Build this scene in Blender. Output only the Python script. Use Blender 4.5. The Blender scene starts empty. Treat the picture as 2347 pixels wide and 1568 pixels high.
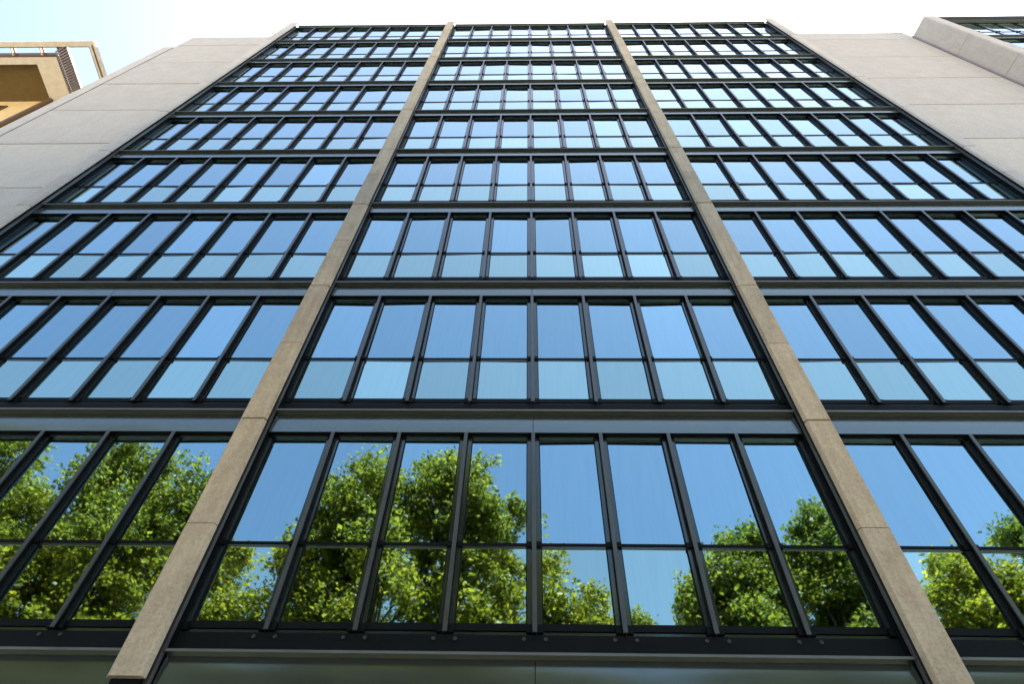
import bpy, math, random
import numpy as np
from mathutils import Matrix, Vector
random.seed(7)
S = bpy.context.scene
C = S.collection
R = math.radians

# ---------------------------------------------------------------- camera
cd = bpy.data.cameras.new('camera'); cam = bpy.data.objects.new('camera', cd); C.objects.link(cam)
yaw, pitch, roll = -0.0406, 0.9715, 0.0344
Fv = Vector((math.sin(yaw)*math.cos(pitch), math.cos(yaw)*math.cos(pitch), math.sin(pitch)))
Rv = Vector((math.cos(yaw), -math.sin(yaw), 0)); Uv = Rv.cross(Fv)
R2 = math.cos(roll)*Rv + math.sin(roll)*Uv; U2 = -math.sin(roll)*Rv + math.cos(roll)*Uv
CAM = Vector((-0.0786, -6.9712, 1.6))
cam.matrix_world = Matrix(((R2.x, U2.x, -Fv.x, CAM.x), (R2.y, U2.y, -Fv.y, CAM.y), (R2.z, U2.z, -Fv.z, CAM.z), (0, 0, 0, 1)))
cd.sensor_width = 36; cd.lens = 36*1600/2347; cd.clip_start = 0.05; cd.clip_end = 2000
S.camera = cam

# ---------------------------------------------------------------- sky and sun
SUN = Vector((0.19, 0.20, 0.955)).normalized()
w = bpy.data.worlds.new('World'); S.world = w; w.use_nodes = True
nt = w.node_tree; bg = nt.nodes['Background']
sky = nt.nodes.new('ShaderNodeTexSky'); sky.sky_type = 'NISHITA'; sky.sun_disc = False
sky.sun_elevation = math.asin(SUN.z); sky.sun_rotation = math.atan2(SUN.x, SUN.y)
sky.air_density = 1.0; sky.dust_density = 1.9; sky.ozone_density = 1.0
nt.links.new(sky.outputs[0], bg.inputs[0]); bg.inputs[1].default_value = 0.12
ld = bpy.data.lights.new('sun', 'SUN'); ld.energy = 5.0; ld.angle = R(0.53); ld.color = (1, .95, .86)
sun = bpy.data.objects.new('sun', ld); C.objects.link(sun); sun.location = (20, 20, 80)
sun.rotation_euler = SUN.to_track_quat('Z', 'Y').to_euler()
S.view_settings.view_transform = 'Standard'; S.view_settings.look = 'None'
S.view_settings.exposure = 1.9; S.view_settings.gamma = 1
S.view_settings.use_curve_mapping = False

# ---------------------------------------------------------------- materials
def mat(name):
    m = bpy.data.materials.new(name); m.use_nodes = True
    n = m.node_tree; return m, n, n.nodes['Principled BSDF']
def nd(n, t, **k):
    x = n.nodes.new(t)
    for a, b in k.items(): setattr(x, a, b)
    return x
def coords(n, sc=(1, 1, 1), kind='Object'):
    tc = nd(n, 'ShaderNodeTexCoord'); mp = nd(n, 'ShaderNodeMapping'); mp.inputs['Scale'].default_value = sc
    n.links.new(tc.outputs[kind], mp.inputs[0]); return mp.outputs[0]
def noise(n, vec, s, d=4, r=.55):
    x = nd(n, 'ShaderNodeTexNoise'); x.inputs['Scale'].default_value = s
    x.inputs['Detail'].default_value = d; x.inputs['Roughness'].default_value = r
    n.links.new(vec, x.inputs['Vector']); return x.outputs['Fac']
def ramp(n, fac, stops):
    x = nd(n, 'ShaderNodeValToRGB'); e = x.color_ramp.elements
    while len(e) < len(stops): e.new(.5)
    for k, (p, c) in zip(e, stops): k.position = p; k.color = (*c, 1)
    n.links.new(fac, x.inputs[0]); return x.outputs[0]
def mult(n, a, b, f=1.0):
    x = nd(n, 'ShaderNodeMix', data_type='RGBA', blend_type='MULTIPLY'); x.inputs[0].default_value = f
    n.links.new(a, x.inputs[6]); n.links.new(b, x.inputs[7]); return x.outputs[2]
def bump(n, p, h, st, dist):
    b = nd(n, 'ShaderNodeBump'); b.inputs['Strength'].default_value = st; b.inputs['Distance'].default_value = dist
    n.links.new(h, b.inputs['Height']); n.links.new(b.outputs[0], p.inputs['Normal'])

def concrete(name, col, warm):
    m, n, p = mat(name)
    v = coords(n)
    a = ramp(n, noise(n, v, 1.3, 6, .65), [(.3, tuple(c*(1-.06-.08*warm) for c in col)), (.7, tuple(c*1.05 for c in col))])
    k_ = 1-.14*warm
    st = ramp(n, noise(n, coords(n, (5, 5, .18)), 2.2, 4, .6), [(.32, (k_, k_*.985, k_*.97)), (.62, (1, 1, 1))])
    sp = ramp(n, noise(n, v, 30, 4, .7), [(.34, (.70, .67, .62)), (.55, (1, 1, 1))])
    hz = ramp(n, noise(n, coords(n, (.3, .3, 4)), 1.6, 3, .5), [(.35, (.95, .945, .94)), (.6, (1, 1, 1))])
    c = mult(n, mult(n, mult(n, a, st), sp, .8), hz, min(1, warm))
    g = nd(n, 'ShaderNodeNewGeometry')
    c = mult(n, c, ramp(n, g.outputs['Random Per Island'], [(0, (.90, .89, .87)), (.5, (.97, .97, .97)), (1, (1.04, 1.03, 1.0))]))
    blot = ramp(n, noise(n, coords(n, (2.5, 2.5, .8)), 1.7, 8, .72), [(.38, (.70, .68, .62)), (.54, (1, 1, 1))])
    c = mult(n, c, blot, min(1, .35*warm+.1))
    n.links.new(c, p.inputs['Base Color']); p.inputs['Roughness'].default_value = .85
    bump(n, p, noise(n, v, 30, 5, .7), .35, .01)
    return m
M = {}
M['fin'] = concrete('fin_concrete', (.40, .362, .268), 1.2)
M['wall'] = concrete('wall_concrete', (.425, .418, .388), .15)
M['pier'] = concrete('pier_concrete', (.46, .45, .425), .4)

def metal(name, col, rough, metallic=.7, ior=1.5):
    m, n, p = mat(name)
    v = coords(n, (.5, 1, 1))
    a = ramp(n, noise(n, v, 2.6, 5, .6), [(.3, tuple(c*.75 for c in col)), (.7, tuple(c*1.15 for c in col))])
    n.links.new(a, p.inputs['Base Color']); p.inputs['Metallic'].default_value = metallic; p.inputs['IOR'].default_value = ior
    p.inputs['Specular Tint'].default_value = (.80, 1.0, .86, 1)
    r = nd(n, 'ShaderNodeMapRange'); r.inputs[3].default_value = rough*.8; r.inputs[4].default_value = rough*1.3
    n.links.new(noise(n, v, 6, 4), r.inputs[0]); n.links.new(r.outputs[0], p.inputs['Roughness'])
    bump(n, p, noise(n, coords(n, (.35, 1, 1)), 1.8, 2), .05, .012)
    return m
M['panel'] = metal('slate_paint', (.022, .026, .028), .20, 0, 2.35)
M['frame'] = metal('frame_paint', (.012, .016, .019), .13, 0, 1.75)
M['nose'] = metal('mullion_paint', (.027, .028, .031), .36, 0, 1.7)
M['dark'] = metal('dark_paint_and_shade', (.003, .004, .005), .5, 0, 1.18)  # dark metal; also stands in for the shade of narrow recesses
M['chan'] = metal('channel_paint', (.045, .045, .044), .35, 0, 1.8)
M['under'] = metal('flange_paint', (.020, .020, .018), .30, 0, 1.8)
M['edge'] = metal('edge_paint', (.07, .07, .075), .40, 0, 1.7)

def glass(name, col, rough=.012):
    m, n, p = mat(name)
    p.inputs['Metallic'].default_value = 1
    oi = nd(n, 'ShaderNodeObjectInfo')
    c = ramp(n, oi.outputs['Random'], [(0, tuple(c*.88 for c in col)), (.85, tuple(c*1.05 for c in col)), (1, tuple(min(1, c*1.22) for c in col))])
    rain = ramp(n, noise(n, coords(n, (9, 9, .5)), 2.0, 3, .6), [(.3, (.95, .95, .96)), (.6, (1, 1, 1))])
    n.links.new(mult(n, c, rain), p.inputs['Base Color'])
    p.inputs['Roughness'].default_value = rough
    g = nd(n, 'ShaderNodeNewGeometry')
    mp = nd(n, 'ShaderNodeMapping'); mp.inputs['Scale'].default_value = (1.5, 1, .9)
    n.links.new(g.outputs['Position'], mp.inputs[0])
    bump(n, p, noise(n, mp.outputs[0], .9, 2, .45), .22, .012)
    return m
M['glass'] = glass('vision_glass', (.275, .445, .475), .018)
M['glass2'] = glass('transom_glass', (.36, .53, .47), .02)
M['core'] = metal('core_black', (.02, .02, .022), .6, 0, 1.4)

def plain(name, col, rough=.7, var=.15, sc=3):
    m, n, p = mat(name)
    a = ramp(n, noise(n, coords(n), sc, 5, .6), [(.3, tuple(c*(1-var) for c in col)), (.7, tuple(min(1, c*(1+var)) for c in col))])
    n.links.new(a, p.inputs['Base Color']); p.inputs['Roughness'].default_value = rough
    bump(n, p, noise(n, coords(n), sc*12, 4, .6), .2, .01)
    return m
M['cream'] = plain('cream_render', (.52, .49, .42), .8, .10)
M['yellow'] = plain('ochre_render', (.54, .41, .20), .85, .12)
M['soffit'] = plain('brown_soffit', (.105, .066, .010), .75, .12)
M['louvre'] = plain('mauve_louvre', (.21, .19, .215), .5, .1)
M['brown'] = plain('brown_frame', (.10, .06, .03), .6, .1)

def ground_mat():
    m, n, p = mat('paving_stone')
    b = nd(n, 'ShaderNodeTexBrick'); b.offset = .5
    b.inputs['Color1'].default_value = (.42, .38, .32, 1); b.inputs['Color2'].default_value = (.36, .33, .28, 1)
    b.inputs['Mortar'].default_value = (.14, .13, .12, 1); b.inputs['Scale'].default_value = 1
    b.inputs['Mortar Size'].default_value = .008; b.inputs['Brick Width'].default_value = .6; b.inputs['Row Height'].default_value = .4
    n.links.new(coords(n), b.inputs['Vector'])
    d = ramp(n, noise(n, coords(n), .8, 6, .6), [(.3, (.8, .8, .8)), (.7, (1, 1, 1))])
    n.links.new(mult(n, b.outputs[0], d), p.inputs['Base Color']); p.inputs['Roughness'].default_value = .85
    return m
M['paving'] = ground_mat()
M['bounce_ground'] = plain('bounce_ground_pale', (.52, .44, .33), .9, .12, .4)  # kept pale and warm as a reflector for the facade
M['asphalt'] = plain('asphalt', (.05, .05, .052), .9, .2, 8)

def leaf_mat(name, c0, c1, c2):
    m, n, p = mat(name)
    g = nd(n, 'ShaderNodeNewGeometry')
    c = ramp(n, g.outputs['Random Per Island'], [(0, c0), (.55, c1), (1, c2)])
    n.links.new(c, p.inputs['Base Color']); p.inputs['Roughness'].default_value = .5
    t = nd(n, 'ShaderNodeBsdfTranslucent'); mx = nd(n, 'ShaderNodeMixShader'); mx.inputs[0].default_value = .45
    tc = ramp(n, g.outputs['Random Per Island'], [(0, tuple(min(1, k*2.0) for k in c0)), (1, tuple(min(1, k*2.0) for k in c2))])
    n.links.new(tc, t.inputs['Color'])
    out = n.nodes['Material Output']
    n.links.new(p.outputs[0], mx.inputs[1]); n.links.new(t.outputs[0], mx.inputs[2]); n.links.new(mx.outputs[0], out.inputs[0])
    return m
M['leaf'] = leaf_mat('plane_leaf', (.05, .08, .012), (.15, .18, .016), (.34, .31, .03))
M['leaf2'] = leaf_mat('lime_leaf', (.05, .085, .016), (.12, .16, .022), (.24, .24, .030))
M['bark'] = plain('tree_bark', (.14, .11, .08), .9, .3, 6)

# ---------------------------------------------------------------- mesh helpers
class MB:
    def __init__(s): s.v = []; s.f = []; s.m = []; s.mats = []
    def mi(s, m):
        if m not in s.mats: s.mats.append(m)
        return s.mats.index(m)
    def poly(s, vs, fs, m):
        o = len(s.v); s.v += [tuple(q) for q in vs]; s.f += [tuple(o+i for i in f) for f in fs]; s.m += [s.mi(m)]*len(fs)
    def box(s, x0, x1, y0, y1, z0, z1, m):
        s.poly([(x, y, z) for x in (x0, x1) for y in (y0, y1) for z in (z0, z1)],
               [(0, 1, 3, 2), (4, 6, 7, 5), (0, 4, 5, 1), (2, 3, 7, 6), (0, 2, 6, 4), (1, 5, 7, 3)], m)
    def prism_z(s, prof, z0, z1, m):          # prof: (x,y) list, counter-clockwise
        n = len(prof)
        s.poly([(x, y, z0) for x, y in prof]+[(x, y, z1) for x, y in prof],
               [tuple(range(n))[::-1], tuple(range(n, 2*n))]+[(i, (i+1) % n, n+(i+1) % n, n+i) for i in range(n)], m)
    def tube(s, a, b, r0, r1, m, k=8):
        a = Vector(a); b = Vector(b); d = (b-a).normalized(); u = d.orthogonal().normalized(); w_ = d.cross(u)
        vs = [a+(u*math.cos(t)+w_*math.sin(t))*r0 for t in [2*math.pi*i/k for i in range(k)]]
        vs += [b+(u*math.cos(t)+w_*math.sin(t))*r1 for t in [2*math.pi*i/k for i in range(k)]]
        s.poly(vs, [(i, (i+1) % k, k+(i+1) % k, k+i) for i in range(k)]+[tuple(range(k))[::-1], tuple(range(k, 2*k))], m)
    def mesh(s, name):
        me = bpy.data.meshes.new(name); me.from_pydata(s.v, [], s.f)
        for m in s.mats: me.materials.append(M[m])
        me.polygons.foreach_set('material_index', s.m); me.update(); return me
    def build(s, name, parent=None, loc=None):
        o = bpy.data.objects.new(name, s.mesh(name)); C.objects.link(o)
        if parent: o.parent = parent
        if loc: o.location = loc
        return o
def link(name, me, parent, loc=(0, 0, 0)):
    o = bpy.data.objects.new(name, me); C.objects.link(o); o.parent = parent; o.location = loc; return o
def thing(name, label, cat, loc=(0, 0, 0), group=None):
    o = bpy.data.objects.new(name, None); C.objects.link(o); o.location = loc
    o['label'] = label; o['category'] = cat
    if group: o['group'] = group
    return o

# ---------------------------------------------------------------- ground
g = MB(); g.box(-300, 300, -13.2, 300, -.4, 0, 'paving'); g.build('pavement')['kind'] = 'structure'
g = MB(); g.box(-300, 300, -20.2, -13.2, -.6, -.13, 'asphalt'); g.build('road')['kind'] = 'structure'
g = MB(); g.box(-600, 600, -600, -20.2, -.4, 0, 'bounce_ground'); g.build('bounce_ground')['kind'] = 'structure'  # unseen far ground, added pale to bounce warm light onto the facade

# ---------------------------------------------------------------- curtain wall kit
H = 4.015; ZH0 = 9.42; PITCH = .998; BAY = 8.4
GL = .115                      # glass plane
def zh(k): return ZH0+(k-1)*H  # underside of the spandrel above floor k
SILL, TRANS = -3.12, -2.0    # relative to the window head
J = .088
def frame_mb(dx=0, dz=0, m=None):
    m = m or MB(); h = PITCH/2
    def b(x0, x1, y0, y1, z0, z1, mt): m.box(dx+x0, dx+x1, y0+.025, y1+.025, dz+z0, dz+z1, mt)
    for s in (-1, 1):
        x0, x1 = sorted((s*h*.9995, s*(h-J)))
        b(x0, x1, .062, .2, SILL-.10, -.03, 'frame')
        x0, x1 = sorted((s*(h-J), s*(h-J-.012)))
        b(x0, x1, .078, .2, SILL+.02, -.03, 'dark')
        x0, x1 = sorted((s*(h-.030), s*(h-J-.006)))
        b(x0, x1, .030, .062, TRANS-.055, TRANS+.02, 'dark')        # bracket blocks on the jambs
        b(x0, x1, .020, .062, SILL-.13, SILL-.03, 'dark')
    b(-h+J, h-J, .05, .2, -.03, 0, 'frame')                           # head
    b(-h+J, h-J, .055, .2, SILL-.09, SILL, 'dark')                    # sill
    b(-h+.002, h-.002, .068, .2, SILL-.16, SILL-.101, 'frame')
    b(-h+J+.012, h-J-.012, .070, .2, TRANS-.012, TRANS+.024, 'dark')  # transom
    b(-h+J+.012, h-J-.012, .080, .2, TRANS-.05, TRANS-.012, 'frame')
    return m
def pane_mb(z0, z1, mt, dx=0, dz=0, m=None):
    m = m or MB(); h = PITCH/2-J-.010
    m.box(dx-h, dx+h, GL, GL+.02, dz+z0, dz+z1, mt); return m
def mull_mb(dx=0, dz=0, m=None):
    m = m or MB(); x = dx+PITCH/2
    m.box(x-.026, x+.026, 0.0, .022, dz+SILL-.15, dz-.002, 'nose')
    m.box(x-.011, x+.011, .022, .087, dz+SILL-.13, dz-.002, 'dark')
    return m
FR, UP, LO, MU = (frame_mb().mesh('window'), pane_mb(TRANS+.015, -.02, 'glass').mesh('upper_pane'),
                  pane_mb(SILL-.01, TRANS-.03, 'glass2').mesh('lower_pane'), mull_mb().mesh('mullion'))
# pane meshes get their origin at their middle so that a slight tilt keeps them in place
for me, zc in ((UP, (TRANS-.005)/2), (LO, (SILL+TRANS-.04)/2)):
    for v in me.vertices: v.co.y -= GL+.01; v.co.z -= zc
ZU, ZL = (TRANS-.005)/2, (SILL+TRANS-.04)/2
def window(parent, x, k, last):
    o = link('window', FR, parent, (x, 0, zh(k)))
    for nm, me, z in (('upper_pane', UP, ZU), ('lower_pane', LO, ZL)):
        p = link(nm, me, o, (0, GL+.01, z))
        p.rotation_euler = (R(random.gauss(0, .26)), 0, R(random.gauss(0, .34)))
    if not last: link('mullion', MU, o)
    return o

def spandrel(parent, x0, x1, z, slots=False):
    """folded metal spandrel: web, projecting top flange, recessed upper strip"""
    m = MB(); xm = (x0+x1)/2
    prof = [(.030*(t/12)**3.0, .43*t/12) for t in range(13)]
    for a, b in ((x0, xm-.004), (xm+.004, x1)):
        vs = [(x, y, zz) for x in (a, b) for y, zz in prof]; n = len(prof)
        m.poly(vs, [(i, n+i, n+i+1, i+1) for i in range(n-1)], 'panel')
        m.box(a, b, .003, .2, -.002, .015, 'dark')
    m.box(xm-.004, xm+.004, .062, .08, 0, .43, 'dark')
    o = m.build('spandrel_panel', parent, (0, 0, z))
    for p in o.data.polygons: p.use_smooth = p.material_index == 0
    f = MB(); f.box(x0, x1, -.058, .05, .43, .458, 'under'); f.box(x0, x1, -.066, -.0581, .428, .460, 'edge')
    f.build('flange', o)
    r = MB(); r.box(x0, x1, .05, .09, .458, H+SILL-.162, 'dark')
    if slots:
        n = int(round((x1-x0)/PITCH))
        for i in range(1, n):
            for s in (-.12, .12):
                x = (x0+x1)/2+(i-n/2)*PITCH+s
                r.tube((x, .05, .68), (x, .038, .68), .024, .024, 'core')
    r.build('upper_strip', o)
    return o

def fin(parent, xc, mt='fin', name='concrete_fin', z0=5.47, zt=41.97):
    """precast rib: chamfered front, storey-high lengths with an open joint between them"""
    m = MB(); w2 = .168; c = .045
    prof = [(-w2, -.18), (w2, -.18), (w2+c*.8, -.18+c), (w2+c*.8, -.122), (-w2-c*.8, -.122), (-w2-c*.8, -.18+c)]
    zs = [z0]+[9.52+i*H for i in range(9) if 9.52+i*H < zt-.5]+[zt]
    for a, b in zip(zs, zs[1:]):
        mid = a+(b-a)*.5
        hair = .006 if b-a > 3 else 0
        jx = random.uniform(-.004, .004); jy = random.uniform(-.004, .004)
        pr = [(x+xc+jx, y+jy) for x, y in prof]
        if hair:
            m.prism_z(pr, a+.019, mid-hair, mt); m.prism_z(pr, mid+hair, b-.019, mt)
        else: m.prism_z(pr, a+.019, b-.019, mt)
    o = m.build(name, parent)
    k = MB(); k.box(xc-w2+.01, xc+w2-.01, -.155, -.122, z0+.03, zt-.03, 'brown'); k.build('joint_backing', o)
    ch = MB()
    ch.box(xc-.150, xc+.150, -.122, -.05, z0-.1, zt-.25, 'dark')  # recess behind the rib, its shade put in as near-black colour
    ch.box(xc-.196, xc+.196, -.05, .012, z0-.1, zt-.25, 'chan')
    for q in (-.203, .203): ch.box(xc+q-.006, xc+q+.006, -.062, .0, z0-.1, zt-.25, 'edge')
    ch.box(xc-.190, xc+.190, .012, .034, z0-.1, zt-.25, 'dark')
    ch.box(xc-.232, xc+.232, .034, .20, z0-.1, zt-.25, 'dark')
    ch.build('side_channel', o)
    return o

# camera projection, only used to choose which windows are separate parts
def visible_area(x, z0, z1):
    pts = []
    for X in (x-.4, x+.4):
        for Z in (z0, z1):
            d = Vector((X, GL, Z))-CAM; f_ = d.dot(Fv)
            pts.append((1173.5+1600*d.dot(R2)/f_, 784-1600*d.dot(U2)/f_))
    xs = [min(2347, max(0, p[0])) for p in pts]; ys = [min(1568, max(0, p[1])) for p in pts]
    return (sum(xs[2:])-sum(xs[:2]))/2*(max(ys)-min(ys))

# ---------------------------------------------------------------- the office block
tower = thing('office_block', 'tall slate-metal and blue mirror glass office block with four long concrete fins, filling the view', 'building')
bays = [-BAY, 0, BAY]
wins = []
for bi, bx in enumerate(bays):
    for k in range(1, 10):
        for i in range(8):
            x = bx+(i-3.5)*PITCH
            wins.append((visible_area(x, zh(k)+SILL, zh(k)), x, k, i == 7))
wins.sort(key=lambda t: -t[0])
for a, x, k, last in wins[:100]: window(tower, x, k, last)
rest = MB()
for a, x, k, last in wins[100:]:
    frame_mb(x, zh(k), rest)
    for z0, z1, mt in ((TRANS+.015, -.02, 'glass'), (SILL-.01, TRANS-.03, 'glass2')):
        o0 = len(rest.v); pane_mb(z0, z1, mt, x, zh(k), rest)
        tx = math.tan(R(random.gauss(0, .26))); tz = math.tan(R(random.gauss(0, .34)))
        zc = zh(k)+(z0+z1)/2
        for q in range(o0, len(rest.v)):
            vx, vy, vz = rest.v[q]; rest.v[q] = (vx, vy+(vz-zc)*tx+(vx-x)*tz, vz)
    if not last: mull_mb(x, zh(k), rest)
ro = rest.build('window', tower); ro['kind'] = 'stuff'; ro['label'] = 'the smaller windows of the upper storeys'
for bx in bays:
    x0, x1 = bx-4.2+.233, bx+4.2-.233
    for k in range(0, 9): spandrel(tower, x0, x1, zh(k), slots=(k < 1))
    # top spandrel and coping
    m = MB(); z = zh(9)
    m.box(x0, x1, 0, .03, z, z+.22, 'panel'); m.box(x0, x1, .031, .26, z, z+.02, 'dark')
    m.box(x0, x1, -.06, .4, z+.22, z+.27, 'edge'); m.build('roof_coping', tower)
for x, mt in ((-1.5*BAY, 'wall'), (-.5*BAY, 'fin'), (.5*BAY, 'fin'), (1.5*BAY, 'wall')): fin(tower, x, mt)
m = MB()
m.box(-12.6, 12.6, .30, 16, 5.3, zh(9)+.1, 'core'); m.build('core_wall', tower)
# recessed ground floor under the first spandrel
m = MB(); m.box(-12.8, 12.8, 1.5, 1.6, 0, 5.3, 'glass'); m.build('lobby_glazing', tower)
m = MB(); m.box(-12.8, 12.8, .0, 1.5, 5.30, 5.36, 'dark'); m.build('soffit', tower)
for x in (-12.6, -4.2, 4.2, 12.6):
    m = MB(); m.box(x-.3, x+.3, .1, .7, 0, 5.30, 'fin'); m.build('column', tower)

def panel_wall(name, parent, x0, x1, y, ztop, mt='wall', zj=21.05, depth=.35):
    m = MB(); js = [zj+i*H for i in range(-6, 6) if .5 < zj+i*H < ztop-1]
    zs = [0]+js+[ztop]
    for a, b in zip(zs, zs[1:]):
        dy = random.uniform(0, .012)
        m.box(x0, x1, y+dy, y+depth, a+.034, b-.034, mt)
    m.box(x0+.02, x1-.02, y+.05, y+depth-.02, .02, ztop-.03, 'louvre')
    return m.build(name, parent)
wl = panel_wall('concrete_wall', tower, -18.84, -12.83, .75, 43.2)
wl['label'] = 'pale grey concrete flank wall left of the glass'
wr = panel_wall('concrete_wall', tower, 12.83, 20.28, .75, 42.9)
wr['label'] = 'pale grey concrete flank wall right of the glass'
m = MB(); m.box(-19.5, -18.97, .77, 2.0, 0, 40.8, 'pier'); m.box(-18.97, -18.845, .84, 2.0, 0, 40.7, 'dark'); m.build('side_return', tower)  # the dark strip paints the shade of the gap beside the wall
m = MB(); m.box(-18.9, -12.8, 1.11, 16, 0, 42.9, 'wall'); m.box(12.8, 20.3, 1.11, 16, 0, 42.6, 'wall'); m.build('rear_block', tower)
# little ladder hoop on the roof edge
m = MB()
for x in (19.78, 20.02):
    m.tube((x, .70, 42.4), (x, .70, 43.6), .022, .022, 'pier'); m.tube((x, .70, 43.6), (x, 1.1, 43.6), .022, .022, 'pier')
m.tube((19.78, .70, 43.3), (20.02, .70, 43.3), .018, .018, 'pier'); m.build('ladder_hoop', tower)

# ---------------------------------------------------------------- neighbouring block on the right
nb = thing('neighbouring_block', 'second glass block with pale panelled concrete pier at the upper right corner', 'building')
m = MB(); zt = 41.75
zs = [0]+[33.1-i*H for i in range(8, 0, -1) if 33.1-i*H > 0]+[33.1, 37.15, zt]
for a, b in zip(zs, zs[1:]):
    m.prism_z([(20.57, -.21), (20.62, -.25), (21.12, -.25), (21.12, .78), (20.30, .78)], a+.012, b-.012, 'pier')
m.box(20.20, 20.29, .68, .745, 0, 41.6, 'louvre')  # painted shadow line along the wall junction, in the louvre colour
m.prism_z([(20.62, -.18), (21.1, -.2), (21.1, .72), (20.35, .72)], .02, zt-.03, 'dark'); m.build('concrete_pier', nb)
m = MB()
m.box(21.12, 29.3, -.06, .05, zt-.40, zt-.05, 'nose'); m.box(21.12, 29.3, -.20, .3, zt-.05, zt+.0, 'nose'); m.build('roof_coping', nb)
for k in range(1, 10):
    z = zh(k)-.25
    s = spandrel(nb, 21.13, 29.2, zh(k)-.25) if k < 9 else None
    for i in range(8):
        o = link('window', FR, nb, (21.18+(i+.5)*PITCH, 0, z))
        for nm, me, zz in (('upper_pane', UP, ZU), ('lower_pane', LO, ZL)):
            p = link(nm, me, o, (0, GL+.01, zz)); p.rotation_euler = (R(random.gauss(0, .26)), 0, R(random.gauss(0, .2)))
m = MB(); m.box(21.12, 29.3, .3, 16, 0, zt-.1, 'core'); m.build('core_wall', nb)

# ---------------------------------------------------------------- beige apartment house on the left
ap = thing('apartment_house', 'ochre and cream apartment house with a deep roof overhang at the upper left corner', 'building')
ZS = 36.0
m = MB(); m.box(-46, -20.95, 2.35, 16, 0, ZS+.2, 'yellow'); m.build('wall', ap)
m = MB(); X1, XR = -22.38, -23.42
m.box(-46, X1, .24, .54, ZS, ZS+.55, 'cream'); m.box(XR, X1, .54, 2.35, ZS, ZS+.55, 'cream')
m.box(-46, X1+.05, .14, .24, ZS+.12, ZS+.6, 'brown'); m.box(X1, X1+.07, .24, 2.3, ZS+.1, ZS+.6, 'brown')
m.box(-46, X1, .24, 2.6, ZS+.55, ZS+.7, 'cream')
sl = m.build('roof_slab', ap)
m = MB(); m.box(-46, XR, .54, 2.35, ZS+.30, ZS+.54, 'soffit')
for i in range(16): m.box(-46, XR, .60+i*.108, .604+i*.108, ZS+.296, ZS+.30, 'brown')
m.build('soffit', sl)
m = MB(); m.box(-46, -20.34, -.46, -.24, ZS, ZS+.22, 'cream'); m.box(-20.62, -20.34, -.24, 2.6, ZS, ZS+.22, 'cream')
m.box(-46, -20.62, -.24, -.20, ZS+.02, ZS+.2, 'brown'); m.box(-20.66, -20.62, -.20, 2.6, ZS+.02, ZS+.2, 'brown')
m.box(-20.50, -20.44, -.3, 2.6, ZS-.02, ZS, 'brown')
tr = m.build('canopy_frame', ap)
for i in range(14):
    x = -22.97-i*1.39
    b = MB(); b.box(x-.10, x-.05, -.2, .14, ZS+.05, ZS+.2, 'cream'); b.box(x+.04, x+.10, -.2, .14, ZS+.05, ZS+.2, 'brown'); b.build('bracket', tr)
m = MB()
for y0 in [(-.2+i*.115) for i in range(22)]:
    m.poly([(-22.33, y0+.16, ZS+.02), (-21.74, y0-.09, ZS+.02), (-21.74, y0-.02, ZS+.02), (-22.33, y0+.23, ZS+.02),
            (-22.33, y0+.16, ZS+.16), (-21.74, y0-.09, ZS+.16), (-21.74, y0-.02, ZS+.16), (-22.33, y0+.23, ZS+.16)],
           [(0, 1, 2, 3), (7, 6, 5, 4), (0, 4, 5, 1), (1, 5, 6, 2), (2, 6, 7, 3), (3, 7, 4, 0)], 'louvre')
m.box(-22.30, -21.74, -.2, 2.35, ZS+.165, ZS+.2, 'louvre'); m.box(-21.74, -21.70, -.2, 2.35, ZS, ZS+.165, 'louvre')  # panel over the slats, added to keep the sun off them
m.build('louvre_strip', tr)
m = MB(); m.box(-27.6, -25.2, 2.28, 2.36, 33.1, 35.4, 'brown'); m.box(-27.5, -25.3, 2.26, 2.28, 33.2, 35.3, 'glass'); m.build('window', ap)
m = MB(); m.tube((-23.4, 2.2, 0), (-23.4, 2.2, ZS+.1), .11, .11, 'brown', 12); m.build('brown_tube', ap)  # brown tube drawn as the dark line beside the side return

# ---------------------------------------------------------------- street trees behind the camera, seen mirrored in the glass
def leaves(name, parent, centres, radii, per, size, mt, seed):
    rg = np.random.default_rng(seed); P = []
    for c, r in zip(centres, radii):
        n = int(per*r*r)
        P.append(np.array(c)+np.clip(rg.normal(size=(n, 3)), -1.7, 1.7)*r*.52*np.array([1, 1, .85]))
    P = np.concatenate(P); n = len(P)
    u = rg.normal(size=(n, 3)); u[:, 2] *= .6; u /= np.linalg.norm(u, axis=1)[:, None]
    t = rg.normal(size=(n, 3)); v = np.cross(u, t); v /= np.linalg.norm(v, axis=1)[:, None]
    w3 = np.cross(u, v)
    s = (size*rg.uniform(.5, 1.0, n)*rg.choice([1, 1, 1.6], n))[:, None]
    # a leaf: five-pointed outline folded along the midrib
    a = P-u*s*.5; b = P+v*s*.48-u*s*.10+w3*s*.12; b2 = P+v*s*.22+u*s*.30+w3*s*.05
    c = P+u*s*.62; d = P-v*s*.48-u*s*.10+w3*s*.12; d2 = P-v*s*.22+u*s*.30+w3*s*.05
    V = np.stack([a, b, b2, c, d2, d], 1).reshape(-1, 3)
    i = np.arange(n)[:, None]*6
    F = np.concatenate([i+[0, 1, 2, 3], i+[0, 3, 4, 5]], 1).reshape(-1)
    me = bpy.data.meshes.new(name)
    me.vertices.add(len(V)); me.vertices.foreach_set('co', V.astype(np.float32).ravel())
    me.loops.add(len(F)); me.loops.foreach_set('vertex_index', F.astype(np.int32))
    me.polygons.add(2*n); me.polygons.foreach_set('loop_start', np.arange(0, 8*n, 4, dtype=np.int32))
    me.update(calc_edges=True); me.materials.append(M[mt])
    return link(name, me, parent)

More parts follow.
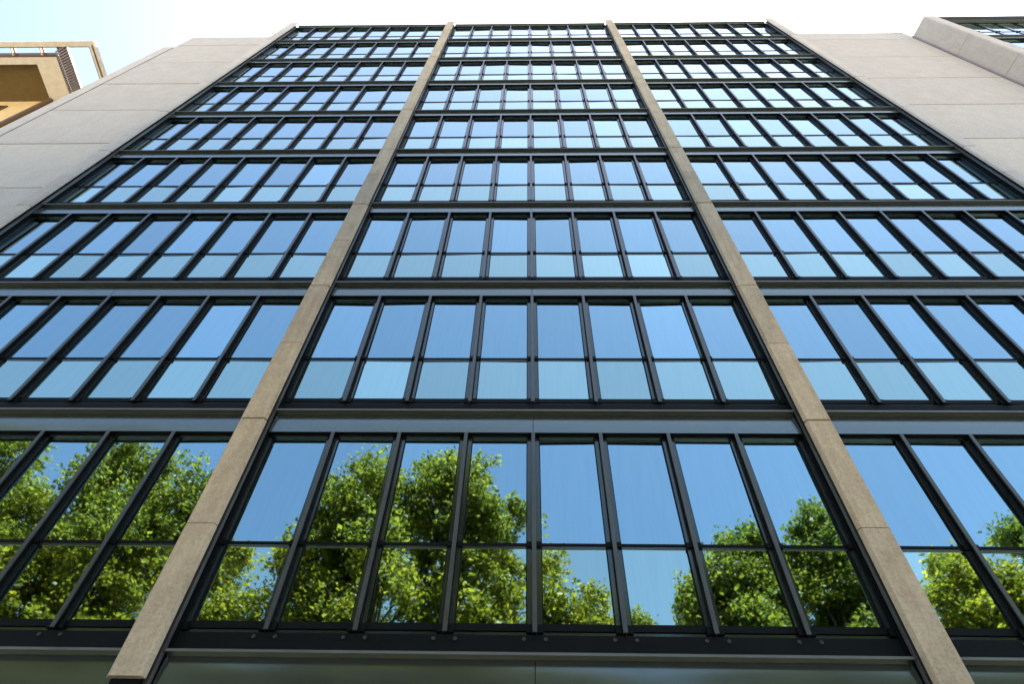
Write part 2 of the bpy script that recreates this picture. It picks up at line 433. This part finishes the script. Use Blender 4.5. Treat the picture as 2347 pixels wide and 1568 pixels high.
def tree(label, x, y, ztop, lobes, seed, mt='leaf', size=.125, per=150, group='street trees facing the glass front'):
    """lobes: (x, z_top, half width, height) of the crown as seen from the building"""
    rg = random.Random(seed)
    t = thing('street_tree', label, 'tree', (x, y, -.13 if y < -13.2 else 0), group)
    cs, rs, limbs = [], [], []
    sat = []
    for (lx, lz, hw, hh) in lobes:
        for k in range(3):
            a = rg.uniform(-.3, math.pi+.3); q = rg.uniform(.8, 1.0)
            sat.append((lx+math.cos(a)*hw*q, lz-hh/2+math.sin(a)*(hh/2)*q+.35, hw*rg.uniform(.18, .34), hw*rg.uniform(.5, .9)))
    for (lx, lz, hw, hh) in list(lobes)+sat:
        c0 = Vector((lx-x, 0, lz-hh/2))
        if hw > .5: limbs.append((c0, hw))
        n = max(4, int(15*hw*hh**.8))
        for i in range(n):
            th = rg.uniform(0, 2*math.pi); ct = rg.uniform(-1, 1); q = rg.uniform(.12, 1.12)**.45
            st = math.sqrt(1-ct*ct); r = rg.choice((.26, .32, .42, .62))*rg.uniform(.85, 1.15)
            e = Vector((st*math.cos(th)*(hw-r*.8), st*math.sin(th)*min(hw, 2.6), ct*(hh/2-r*.6)))*q
            cs.append(c0+e); rs.append(r)
    tr = MB(); z0 = min(c.z for c, _ in limbs)-2.5
    z0 = max(4.5, min(z0, 9))
    pts = [Vector((0, 0, 0)), Vector((rg.uniform(-.1, .1), rg.uniform(-.1, .1), z0*.5)), Vector((rg.uniform(-.2, .2), rg.uniform(-.2, .2), z0))]
    for (a, b, r0, r1) in ((pts[0], pts[1], .32, .26), (pts[1], pts[2], .26, .22)): tr.tube(a, b, r0, r1, 'bark', 12)
    for c, hw in limbs:
        mid = pts[2].lerp(c, .5)+Vector((0, rg.uniform(-.3, .3), .5))
        tr.tube(pts[2]-Vector((0, 0, .1)), mid, .16, .11, 'bark'); tr.tube(mid, c, .11, .05, 'bark')
        near = [q for q in cs if (q-c).length < hw*1.3][:26]
        for q in near: tr.tube(mid.lerp(c, rg.uniform(.3, 1)), q, .045, .018, 'bark', 5)
    tr.build('trunk', t)
    leaves('crown', t, [tuple(c) for c in cs], rs, per*4.2, size, mt, seed)
    return t
tree('tall broad yellow-green tree mirrored in the centre bay of the first storey', -4.2, -12, 21.7,
     [(-2.9, 21.5, 1.9, 5), (-1.6, 21.0, 1.35, 5), (-5.6, 20.6, 2.1, 5), (-1.6, 17.5, 1.6, 6), (-4.6, 17.8, 2.7, 7), (-7.0, 19.0, 1.6, 5), (-7.2, 16.2, 1.7, 5), (-3.5, 13, 3.6, 5), (-6.5, 12.6, 2.5, 4)], 11)
tree('slender tree with a thin drooping crown mirrored just right of the middle mullion', 1.0, -12.4, 17,
     [(.5, 17.2, .9, 3.5), (1.6, 16.0, .8, 3.2), (.7, 13.8, 1.3, 3)], 12, per=120)
tree('thin young tree mirrored beside the left fin in the lowest panes', -9.8, -12, 17.4,
     [(-10.3, 17.6, 1.0, 3.2), (-9.6, 15.6, 1.2, 3.5), (-9.8, 12.8, 1.7, 3)], 13, per=110)
tree('dense broad tree mirrored in the left bay next to the left fin', -13.9, -12, 22.5,
     [(-12.9, 21.3, 1.2, 5), (-15.7, 22.4, 1.7, 5), (-14.0, 19.0, 2.2, 6), (-16.2, 18.0, 2.2, 6), (-13.5, 14.8, 2.8, 5), (-16, 13.6, 2.4, 5)], 14)
tree('tall tree mirrored in the far left panes of the left bay', -20.5, -12.2, 23,
     [(-20.9, 23.6, 1.9, 6), (-18.4, 20.6, 1.2, 5), (-21.5, 19, 2.5, 6), (-18.6, 16.5, 1.9, 5), (-23.5, 20, 2, 6), (-20.5, 14, 3, 5)], 15)
tree('dark low tree mirrored in the right half of the centre bay', 6.4, -12, 17.8,
     [(6.6, 17.5, 1.2, 4), (7.6, 17.9, .9, 4), (5.2, 16.2, .8, 3.5), (6.6, 14.8, 1.9, 4)], 16, 'leaf2')
tree('tall bluish-green tree mirrored at the right edge of the centre bay', 10.2, -12.3, 19.3,
     [(10.2, 19.3, 1.0, 4), (9.2, 17.8, 1.0, 4), (10.8, 17.4, 1.4, 4.5), (9.8, 14.8, 2.0, 4)], 17, 'leaf2')
tree('bright bushy tree mirrored in the lowest panes right of the right fin', 14.2, -12, 17.6,
     [(13.4, 17.0, 1.2, 4), (14.8, 17.4, 1.1, 4), (14.1, 14.6, 2.1, 4)], 18)
tree('tall tree mirrored at the right edge of the photo in the right bay', 18.4, -12.1, 20,
     [(17.6, 18.9, 1.4, 4), (19.6, 20.6, 1.8, 5), (18.4, 16, 2.4, 5)], 19, 'leaf2')
tree('small distant tree top mirrored low in the sixth pane of the centre bay', 3.9, -17, 17.5,
     [(3.9, 18.3, .9, 2.5), (3.9, 16, 1.4, 4)], 20, 'leaf2')
